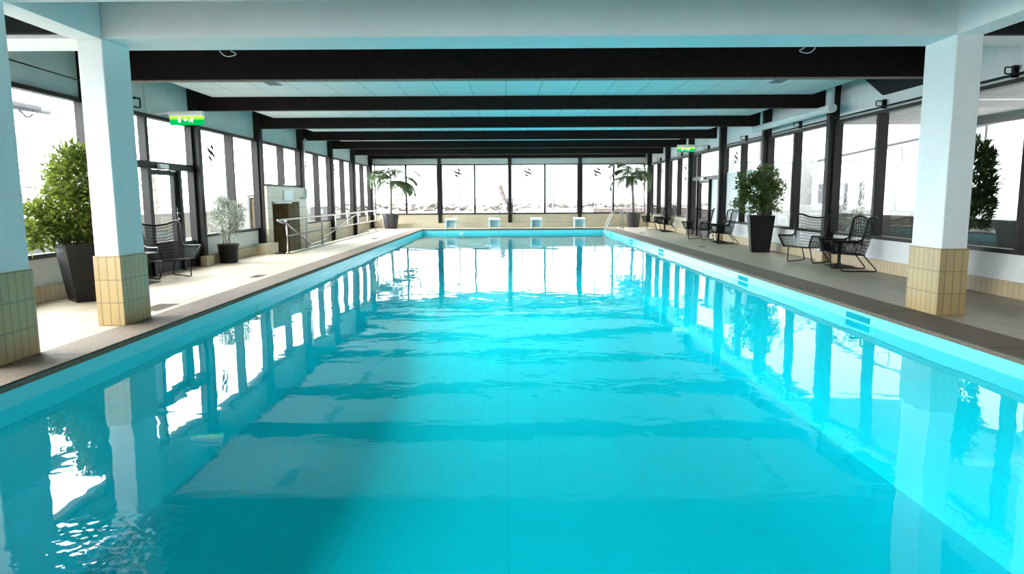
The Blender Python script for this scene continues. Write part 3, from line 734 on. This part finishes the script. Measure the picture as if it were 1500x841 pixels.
e = empty('handrail', (RX + .06, RY0, .035)); tag(e, 'stainless steel railing along the sunken ramp left of the pool', 'railing')
ps = [-.0, 1.55, 3.1, 4.7, 6.3, 7.9, 9.5, 11.05, 12.3]
for y in ps:
    k = MB(); k.tube([(0, y, 0), (0, y, .79)], .02, 8); k.lathe([(.05, 0), (.05, .012), (.022, .016)], 12, c=(0, y, 0)); k.build('post', M['steel'], e, smooth=True)
MB().tube(round_path([(-.05, .0, .69), (-.02, -.55, .76), (0, -.62, .79), (0, 12.35, .79)], .1, 5), .024, 10).build('top_rail', M['steel'], e, smooth=True)
MB().tube([(0, 0, .40), (0, 12.3, .40)], .018, 8).build('middle_rail', M['steel'], e, smooth=True)
MB().tube(round_path([(-.02, -.05, .74), (-.12, 2.3, .03), (-.3, 4.7, .06)], .1, 5), .02, 8).build('ramp_rail', M['steel'], e, smooth=True)
MB().tube(round_path([(-.62, 2.6, -.35), (-.62, 10.9, .72), (-.0, 11.5, .79)], .1, 5), .02, 8).build('ramp_rail', M['steel'], e, smooth=True)

# ------------------------------------------------------------------ exit signs
def exit_sign(x, y, z, w, h, label, wallx, flip=1):
    e = empty('exit_sign', (x, y, z)); tag(e, label, 'sign', 'green exit signs')
    MB().box(-w / 2, w / 2, -.05, .05, h * .78, h + .05, .008).build('housing', M['plastic'], e)
    MB().box(-w / 2, w / 2, -.012, .012, -.03, h * .78).build('green_panel', M['green'], e)
    yy = -.0125
    def poly(name, *outlines):
        k = MB()
        for pts in outlines: k.prism([(px * flip * h, yy, h * .36 + pz * h) for px, pz in pts], (0, -.003, 0))
        k.build(name, M['pict'], e)
    poly('door_symbol', [(-.95, -.24), (-.68, -.24), (-.68, .28), (-.95, .28)])
    poly('arrow_symbol', [(-.36, .02), (-.15, .2), (-.15, .08), (.12, .08), (.12, -.04), (-.15, -.04), (-.15, -.16)])
    poly('running_figure', [(.56, .25), (.64, .25), (.66, .13), (.56, .13), (.52, .10), (.40, .14), (.32, .02), (.37, -.01), (.42, .06), (.47, .04), (.40, -.08), (.24, -.14), (.26, -.21), (.44, -.15), (.51, -.06), (.60, -.12), (.58, -.26), (.66, -.26), (.68, -.07), (.58, .02), (.60, .06), (.74, .0), (.77, .05), (.60, .13)])
    b = MB(); b.tube(round_path([(wallx - x, 0, h + .02), (-w / 2 if wallx < x else w / 2, 0, h + .02)], .01), .015, 8)
    b.box(min(wallx - x, wallx - x + (.03 if wallx < x else -.03)), max(wallx - x, wallx - x + (.03 if wallx < x else -.03)), -.05, .05, h - .05, h + .07); b.build('bracket', M['plastic'], e)
    s = 1 if wallx > x else -1
    MB().tube([(wallx - x - s * .012, -.1, h + .05), (wallx - x - s * .012, -.1, h + .62)], .006, 6).build('cable', M['grey'], e)
exit_sign(-5.46, 12.0, 2.60, .58, .15, 'green illuminated exit sign above the left glazed door', -6.12)
exit_sign(5.78, 22.3, 2.76, .56, .15, 'green illuminated exit sign above the right glazed door', 6.47, 1)

# ------------------------------------------------------------------ curtain rods, brackets, duct, vents, cables, drains
o = MB().tube([(6.36, 4.0, 2.80), (6.36, 30.6, 2.77)], .012, 8).build('curtain_rod', M['blackm'], smooth=True)
tag(o, 'long thin curtain rod running above the right windows', 'rod')
o = MB().tube([(-5.92, 6.8, 3.0), (-5.92, 11.32, 2.93)], .009, 8).build('curtain_rod', M['blackm'], smooth=True)
tag(o, 'thin black rod on the left spandrel behind the column', 'rod')
b = MB(); b.tube(round_path([(-6.12, 11.35, 2.93), (-5.9, 11.35, 2.93), (-5.9, 11.35, 2.78), (-5.9, 10.95, 2.76)], .02), .014, 8)
tag(b.build('rod_bracket', M['blackm'], smooth=True), 'black hooked bracket on the left spandrel beside the exit sign', 'bracket')
BR = [(8.85, 'beside the right column'), (11.86, 'above the nearest pair of chairs'), (15.2, 'above the leafy shrub'), (18.58, 'above the white lower panes'), (22.0, 'above the right glazed door'), (25.35, 'above the farthest pair of chairs'), (28.8, 'by the right palm')]
bk = None
for y, lab in BR:
    if bk is None:
        bk = empty('rod_bracket')
        MB().box(-.02, .04, -.028, .028, -.09, .06, .004).build('wall_plate', M['blackm'], bk)
        MB().tube(round_path([(-.0, -.03, .03), (-.16, -.06, .03), (-.16, -.06, -.05), (-.0, -.03, -.05)], .02), .009, 6).build('arm', M['blackm'], bk, smooth=True)
        o = bk
    else: o = copy_tree(bk)
    o.location = (6.42, y, 2.86); tag(o, 'black curtain bracket on the right wall, %s' % lab, 'bracket', 'curtain brackets on the right wall')
e = empty('air_duct', (6.1, 13.05, 2.93)); tag(e, 'white round air duct along the top of the right wall', 'duct')
MB().tube([(0, 0, 0), (0, 4.1, 0)], .072, 20).build('duct_pipe', M['white'], e, smooth=True)
MB().tube([(0, -.03, 0), (0, .06, 0)], .082, 20).build('end_cap', M['white'], e, smooth=False)
MB().tube([(.07, .22, 0), (.07, .22, .78)], .066, 20).build('riser', M['white'], e, smooth=True)
for y in (.5, 3.6): MB().tube([(0, y, .07), (0, y, .32)], .008, 6).build('hanger', M['grey'], e)
vp = None
for j, (x, s) in enumerate(((-3.94, 'left'), (4.64, 'right'))):
    for i in range(3):
        if vp is None:
            vp = empty('ceiling_vent'); MB().box(-.12, .12, -.55, .55, -.006, .002).build('frame', M['grey'], vp)
            for k in range(4): MB().box(-.1 + k * .052, -.062 + k * .052, -.52, .52, -.012, -.006).build('slot', M['vent'], vp)
            o = vp
        else: o = copy_tree(vp)
        o.location = (x, POSTS[i] + 1.48, CEIL - .004)
        tag(o, 'slotted vent on the %s of the ceiling beyond the beam %s' % (s, ORD[i]), 'vent', 'slotted ceiling vents')
for x, yb, sgn, lab in ((-3.05, 7.715, 1, 'left'), (3.4, 7.87, -1, 'right')):
    z = 2.917 if x < 0 else 2.957
    P = smooth_path([(x - .06 * sgn, yb, z - .012), (x - .03 * sgn, yb + .02, z - .05), (x + .03 * sgn, yb + .02, z - .07), (x + .11 * sgn, yb + .02, z - .045), (x + .06 * sgn, yb, z - .012)], 5)
    tag(MB().tube(P, .005, 6).build('hanging_cable', M['grey'], smooth=True), 'loose loop of thin cable under the %s part of the white concrete beam' % lab, 'cable')
def drain(x, y, sx, sy, lab):
    e = empty('floor_drain', (x, y, 0)); tag(e, lab, 'drain', 'floor drains')
    MB().box(-sx, sx, -sy, sy, 0, .004).build('frame', M['drainm'], e)
    n = 5
    for k in range(n): MB().box(-sx * .86 + k * sx * .36, -sx * .86 + k * sx * .36 + sx * .2, -sy * .85, sy * .85, .004, .007).build('slot', M['drains'], e)
drain(-4.25, 8.25, .13, .3, 'floor drain grate just behind the left tiled column')
drain(-4.25, 11.6, .09, .22, 'floor drain grate by the coping left of the pool')
drain(-4.35, 22.5, .08, .4, 'floor drain grate beside the steel railing')
drain(5.1, 17.8, .09, .2, 'floor drain grate in front of the leafy shrub')
drain(4.95, 25.0, .09, .2, 'floor drain grate near the farthest chairs')

# ------------------------------------------------------------------ outdoors
S('terrace', MB().box(-30, 30, -12, 36, -.6, -.25), M['terr'], 'pale terrace outside the windows', 'terrace') if False else None
b = MB(); b.box(-26, -6.4, -14, 40, -.4, -.2).box(6.75, 26, -14, 42, -.4, -.2).box(-6.4, 6.75, YF + .25, 40, -.4, -.2)
S('terrace', b, M['terr'], 'pale terrace outside the windows', 'terrace')
S('sea', MB().box(-700, 700, 40, 2500, -1.0, -.9), M['sea'], 'calm pale sea outside the far windows', 'sea')
rr = random.Random(5)
def rocks(name, x0, x1, y, h, n, label):
    b = MB()
    for k in range(n):
        t = bmesh.new(); bmesh.ops.create_icosphere(t, subdivisions=1, radius=1)
        s = rr.uniform(.35, .8); c = Vector((rr.uniform(x0, x1), y + rr.uniform(-1.6, 1.6), rr.uniform(-.7, h)))
        for v in t.verts: v.co = c + Vector((v.co.x * s * 1.5, v.co.y * s, v.co.z * s * .6)) + Vector((rr.uniform(-.1, .1),) * 3)
        b.join(t)
    tag(b.build(name, M['rock']), label, 'breakwater', kind='stuff')
rocks('breakwater_rocks', -16, 2.5, 47, .1, 240, 'low heap of pale rocks outside the left half of the far windows')
rocks('breakwater_rocks', -30, 70, 120, .3, 290, 'distant line of pale rocks along the horizon')
o = empty('jetty', (8, 62, 0)); tag(o, 'white jetty on piles outside the right half of the far windows', 'jetty')
MB().box(-6, 14, -1, 1, .1, .35).build('deck', M['facade'], o)
for k in range(9): MB().box(-5.8 + k * 2.4, -5.5 + k * 2.4, -.9, -.6, -1, .1).build('pile', M['extwood'], o)
o = MB().box(5.5, 15, 43.5, 44.2, -.2, .62, .02).build('timber_fence', M['extwood']); tag(o, 'low brown timber wall outside the right end of the far windows', 'fence')
o = MB().box(2.2, 5.2, 42.5, 43.0, -.2, .5, .02).build('timber_fence', M['terr']); tag(o, 'low pale wall outside the third far window', 'fence')
for x, y, h, lab in ((-3.0, 43.5, 3.9, 'thin white flagpole outside the far window left of the middle post'), (.96, 44, 6.0, 'tall thin mast outside the far window right of the middle post'), (2.95, 43.6, 2.8, 'short white bollard pole outside the far windows'), (5.8, 45, 6, 'tall white mast behind the right palm'), (8.6, 43, 2.8, 'dark mooring pile outside the far right window')):
    e = empty('mast', (x, y, -.25)); tag(e, lab, 'pole', 'poles on the quay')
    MB().tube([(0, 0, 0), (0, 0, h)], [.07 if h < 5 else .045, .04 if h < 5 else .03], 8).build('pole', M['extwood'] if 'dark' in lab else M['extgrey'], e)
    MB().lathe([(.2, 0), (.2, .1), (.06, .14)], 12).build('base', M['extgrey'], e)
e = empty('slipway_crane', (.0, 40.0, -.2)); tag(e, 'slanted brown timber arm on a pale post beyond the middle far post', 'crane')
MB().tube([(-.42, 0, 2.2), (.0, 0, 1.1)], [.16, .13], 8).build('arm', M['extwood'], e)
MB().tube([(-.1, 0, 0), (-.08, 0, 1.5)], .09, 8).build('post', M['facade'], e)
MB().tube([(-1.6, 0, .0), (-.1, 0, .9)], .07, 8).build('strut', M['extgrey'], e); MB().tube([(1.0, 0, .0), (.1, 0, 1.1)], .08, 8).build('strut', M['extgrey'], e)
# left terrace: balustrade and bare trees
e = empty('terrace_balustrade', (-9.0, 4, -.2)); tag(e, 'pale panelled balustrade on the terrace outside the left windows', 'balustrade')
MB().box(-.03, .03, 0, 32, .1, 1.15).build('panel', M['facade'], e)
for z in (1.45, 1.75, 2.05): MB().tube([(0, 0, z), (0, 32, z)], .012, 6).build('wire', M['extgrey'], e)
for k in range(11): MB().box(-.03, .03, k * 3.2 - .03, k * 3.2 + .03, 0, 2.1).build('post', M['extgrey'], e)
def bare_tree(x, y, h, lab, seed):
    e = empty('bare_tree', (x, y, -.2)); tag(e, lab, 'tree', 'bare trees outside the left windows'); q = random.Random(seed); tw = MB()
    MB().tube([(0, 0, 0), (.05, 0, h * .5), (0, 0, h * .8)], [.1, .07, .04], 8).build('trunk', M['twig'], e)
    def br(p, d, l, r, n):
        e_ = p + d * l; tw.tube([p, (p + e_) / 2 + Vector((q.uniform(-.05, .05), q.uniform(-.05, .05), .04)), e_], [r, r * .8, r * .5], 5)
        if n:
            for _ in range(3): br(e_, (d + Vector((q.uniform(-.8, .8), q.uniform(-.8, .8), q.uniform(-.3, .6)))).normalized(), l * .68, r * .55, n - 1)
    for k in range(7):
        a = k * .9 + q.random(); br(Vector((0, 0, h * (.35 + .06 * k))), Vector((math.cos(a), math.sin(a), .7)).normalized(), h * .22, .035, 3)
    tw.build('branches', M['twig'], e)
bare_tree(-11.5, 15.5, 3.0, 'bare tree outside the left window behind the ficus', 1)
bare_tree(-12.5, 24.5, 3.2, 'bare tree outside the left glazed door', 2)
# lamp on the left terrace
e = empty('terrace_lamp', (-7.6, 10.2, -.2)); tag(e, 'slim lamp arm on the terrace outside the window behind the ficus', 'lamp')
MB().tube([(0, 0, 0), (0, 0, 3.0)], [.06, .045], 10).build('post', M['extgrey'], e); MB().tube([(0, 0, 2.95), (0, .5, 2.93), (0, 1.5, 2.95)], .035, 8).build('arm', M['extgrey'], e)
MB().box(-.09, .09, .55, 1.2, 2.94, 3.02, .02).build('lamp_head', M['extgrey'], e); MB().tube(smooth_path([(0, .3, 2.9), (0, .7, 2.93), (0, .95, 2.82), (0, 1.1, 2.88)], 5), .018, 6).build('hook', M['extgrey'], e)
# right side: canopy, low wall, facade, awning arms
e = empty('entrance_canopy', (8.0, 4, 0), kind='structure', label='white panelled canopy outside the nearest right windows', cat='canopy')
MB().box(-1.25, 1.0, -6, 10.6, 2.78, 3.1).build('soffit', M['canopy'], e)
MB().box(1.0, 1.12, -6, 10.6, 2.62, 3.1).build('fascia', M['facade'], e)
for y in (3.2, 6.8): MB().box(-.9, .7, y - .05, y + .05, 2.765, 2.782).build('strip_lamp', M['plastic'], e)
for y in (1.5, 9.3): MB().tube([(.95, y, -.2), (.95, y, 2.8)], .06, 10).build('post', M['facade'], e)
o = MB().box(8.2, 8.5, 0, 17.4, -.2, .88, .01).build('low_wall', M['lowwall']); tag(o, 'dark low wall outside the nearest right windows', 'wall', kind='structure')
e = empty('white_building', (16, 14, -.2)); tag(e, 'white building with windows across the yard outside the right windows', 'building')
MB().box(0, 5, -12, 22, 0, 3.0).build('facade', M['facade'], e)
MB().box(.8, 5, -10, 16, 3.0, 4.6).build('upper_storey', M['facade'], e)
for y, z, w, h in ((-6, .9, 1.5, 1.4), (-1.5, .9, 1.5, 1.4), (3, .3, 1.2, 2.0), (9.5, .5, 2.2, 1.5), (13.2, .5, 2.4, 1.6), (17.6, .9, 1.6, 1.2), (20.5, .9, 1.2, 1.2)):
    f = MB().box(-.06, .02, y - w / 2 - .07, y + w / 2 + .07, z - .07, z + h + .07).build('window', M['facade'], e); MB().box(-.08, -.05, y - w / 2, y + w / 2, z, z + h).build('pane', M['facwin'], f)
for y in (-4, 3, 11): MB().box(.72, .82, y - .8, y + .8, 3.4, 4.3).build('upper_window', M['facwin'], e)
e = empty('awning_arm', (9.2, 16, 0)); tag(e, 'pale folding awning arms outside the right windows', 'awning')
MB().tube([(.2, -3.0, 2.72), (.1, 4.6, 2.36)], .05, 8).build('arm', M['extgrey'], e); MB().tube([(.1, 4.6, 2.2), (-.1, 6.4, 3.3)], .05, 8).build('arm', M['extgrey'], e)
MB().tube([(.1, .9, 2.5), (.1, .7, 2.2), (.1, .2, 2.1), (.1, .25, 2.45)], .015, 6).build('lamp_frame', M['extgrey'], e)
o = MB().box(10, 10.2, 19, 28.5, -.2, 1.0, .01).build('low_wall', M['facade']); tag(o, 'white low wall outside the right windows beyond the shrub', 'wall', kind='structure')
e = empty('outbuilding', (14, 38.0, -.2)); tag(e, 'white outbuilding with a brown brick chimney outside the right window beyond the shrub', 'building')
MB().box(-2, 5, -1, 1, 0, 3.4).build('facade', M['facade'], e)
MB().box(-.2, .2, -.3, .3, 3.4, 6.0).build('chimney', M['extwood'], e); MB().box(-.25, .25, -.35, .35, 6.0, 6.2).build('chimney_cap', M['extwood'], e)
e = empty('outdoor_plant', (7.3, 14.35, -.2)); tag(e, 'feathery potted bamboo outside the right window behind the first chairs', 'plant')
MB().lathe([(.16, 0), (.22, .45), (.19, .45)], 18).build('planter', M['facade'], e)
stems(e, [[(0, 0, .4), (.03, .05, 1.1), (.0, .1, 1.75)], [(.03, 0, .4), (-.06, -.08, 1.0), (-.1, -.15, 1.5)], [(-.03, 0, .4), (.08, .1, 1.0), (.15, .2, 1.45)]], .01)
b = MB(); sprays(b.bm, (0, 0, 1.25), (.3, .36, .45), 60, 7, .17, .02, .08, up=.1); b.build('foliage', M['olive'], e, fix=False)

# ------------------------------------------------------------------ light, camera
w = bpy.data.worlds.new('overcast sky'); SC.world = w; w.use_nodes = True
nt = w.node_tree; nt.nodes.clear(); L = nt.links.new
out = N(nt, 'ShaderNodeOutputWorld'); bg = N(nt, 'ShaderNodeBackground')
tc = N(nt, 'ShaderNodeTexCoord'); sp = N(nt, 'ShaderNodeSeparateXYZ'); L(tc.outputs['Generated'], sp.inputs[0])
mr = N(nt, 'ShaderNodeMapRange', interpolation_type='SMOOTHSTEP'); L(sp.outputs['X'], mr.inputs['Value'])
mr.inputs['From Min'].default_value = -.75; mr.inputs['From Max'].default_value = .5; mr.inputs['To Min'].default_value = 8.6; mr.inputs['To Max'].default_value = 1.7
# the hazy sun stands high over the left side
dt = N(nt, 'ShaderNodeVectorMath', operation='DOT_PRODUCT'); L(tc.outputs['Generated'], dt.inputs[0]); dt.inputs[1].default_value = Vector((-.78, .2, .55)).normalized()
gl = N(nt, 'ShaderNodeMapRange', interpolation_type='SMOOTHSTEP'); L(dt.outputs['Value'], gl.inputs['Value'])
gl.inputs['From Min'].default_value = .72; gl.inputs['From Max'].default_value = 1.0; gl.inputs['To Min'].default_value = 0.0; gl.inputs['To Max'].default_value = 8.0
ad = N(nt, 'ShaderNodeMath', operation='ADD'); L(mr.outputs[0], ad.inputs[0]); L(gl.outputs[0], ad.inputs[1])
bg.inputs['Color'].default_value = (.97, .985, 1, 1)
L(ad.outputs[0], bg.inputs['Strength']); L(bg.outputs[0], out.inputs['Surface'])

cam = bpy.data.cameras.new('camera'); co = bpy.data.objects.new('camera', cam); C.objects.link(co); SC.camera = co
cam.sensor_fit = 'HORIZONTAL'; cam.sensor_width = 36; cam.lens = 24; cam.clip_end = 5000
d = Vector((-8 / 1000, 130.5 / 1000, -1)).normalized(); xa = Vector((1, .006, 0)); xa = (xa - d * xa.dot(d)).normalized(); za = xa.cross(d)
rot = Matrix((xa, d, za)).transposed()          # camera axes -> columns of world axes in camera space
mw = rot.transposed().to_4x4(); mw.translation = Vector((0, 0, 1.3)); co.matrix_world = mw

SC.view_settings.view_transform = 'Standard'; SC.view_settings.look = 'None'; SC.view_settings.gamma = 1; SC.view_settings.use_curve_mapping = False
SC.view_settings.exposure = 1.2
cy = SC.cycles
cy.use_denoising = True; cy.max_bounces = 10; cy.diffuse_bounces = 6; cy.glossy_bounces = 5; cy.transparent_max_bounces = 24; cy.transmission_bounces = 6
cy.caustics_reflective = False; cy.caustics_refractive = False; cy.sample_clamp_indirect = 6
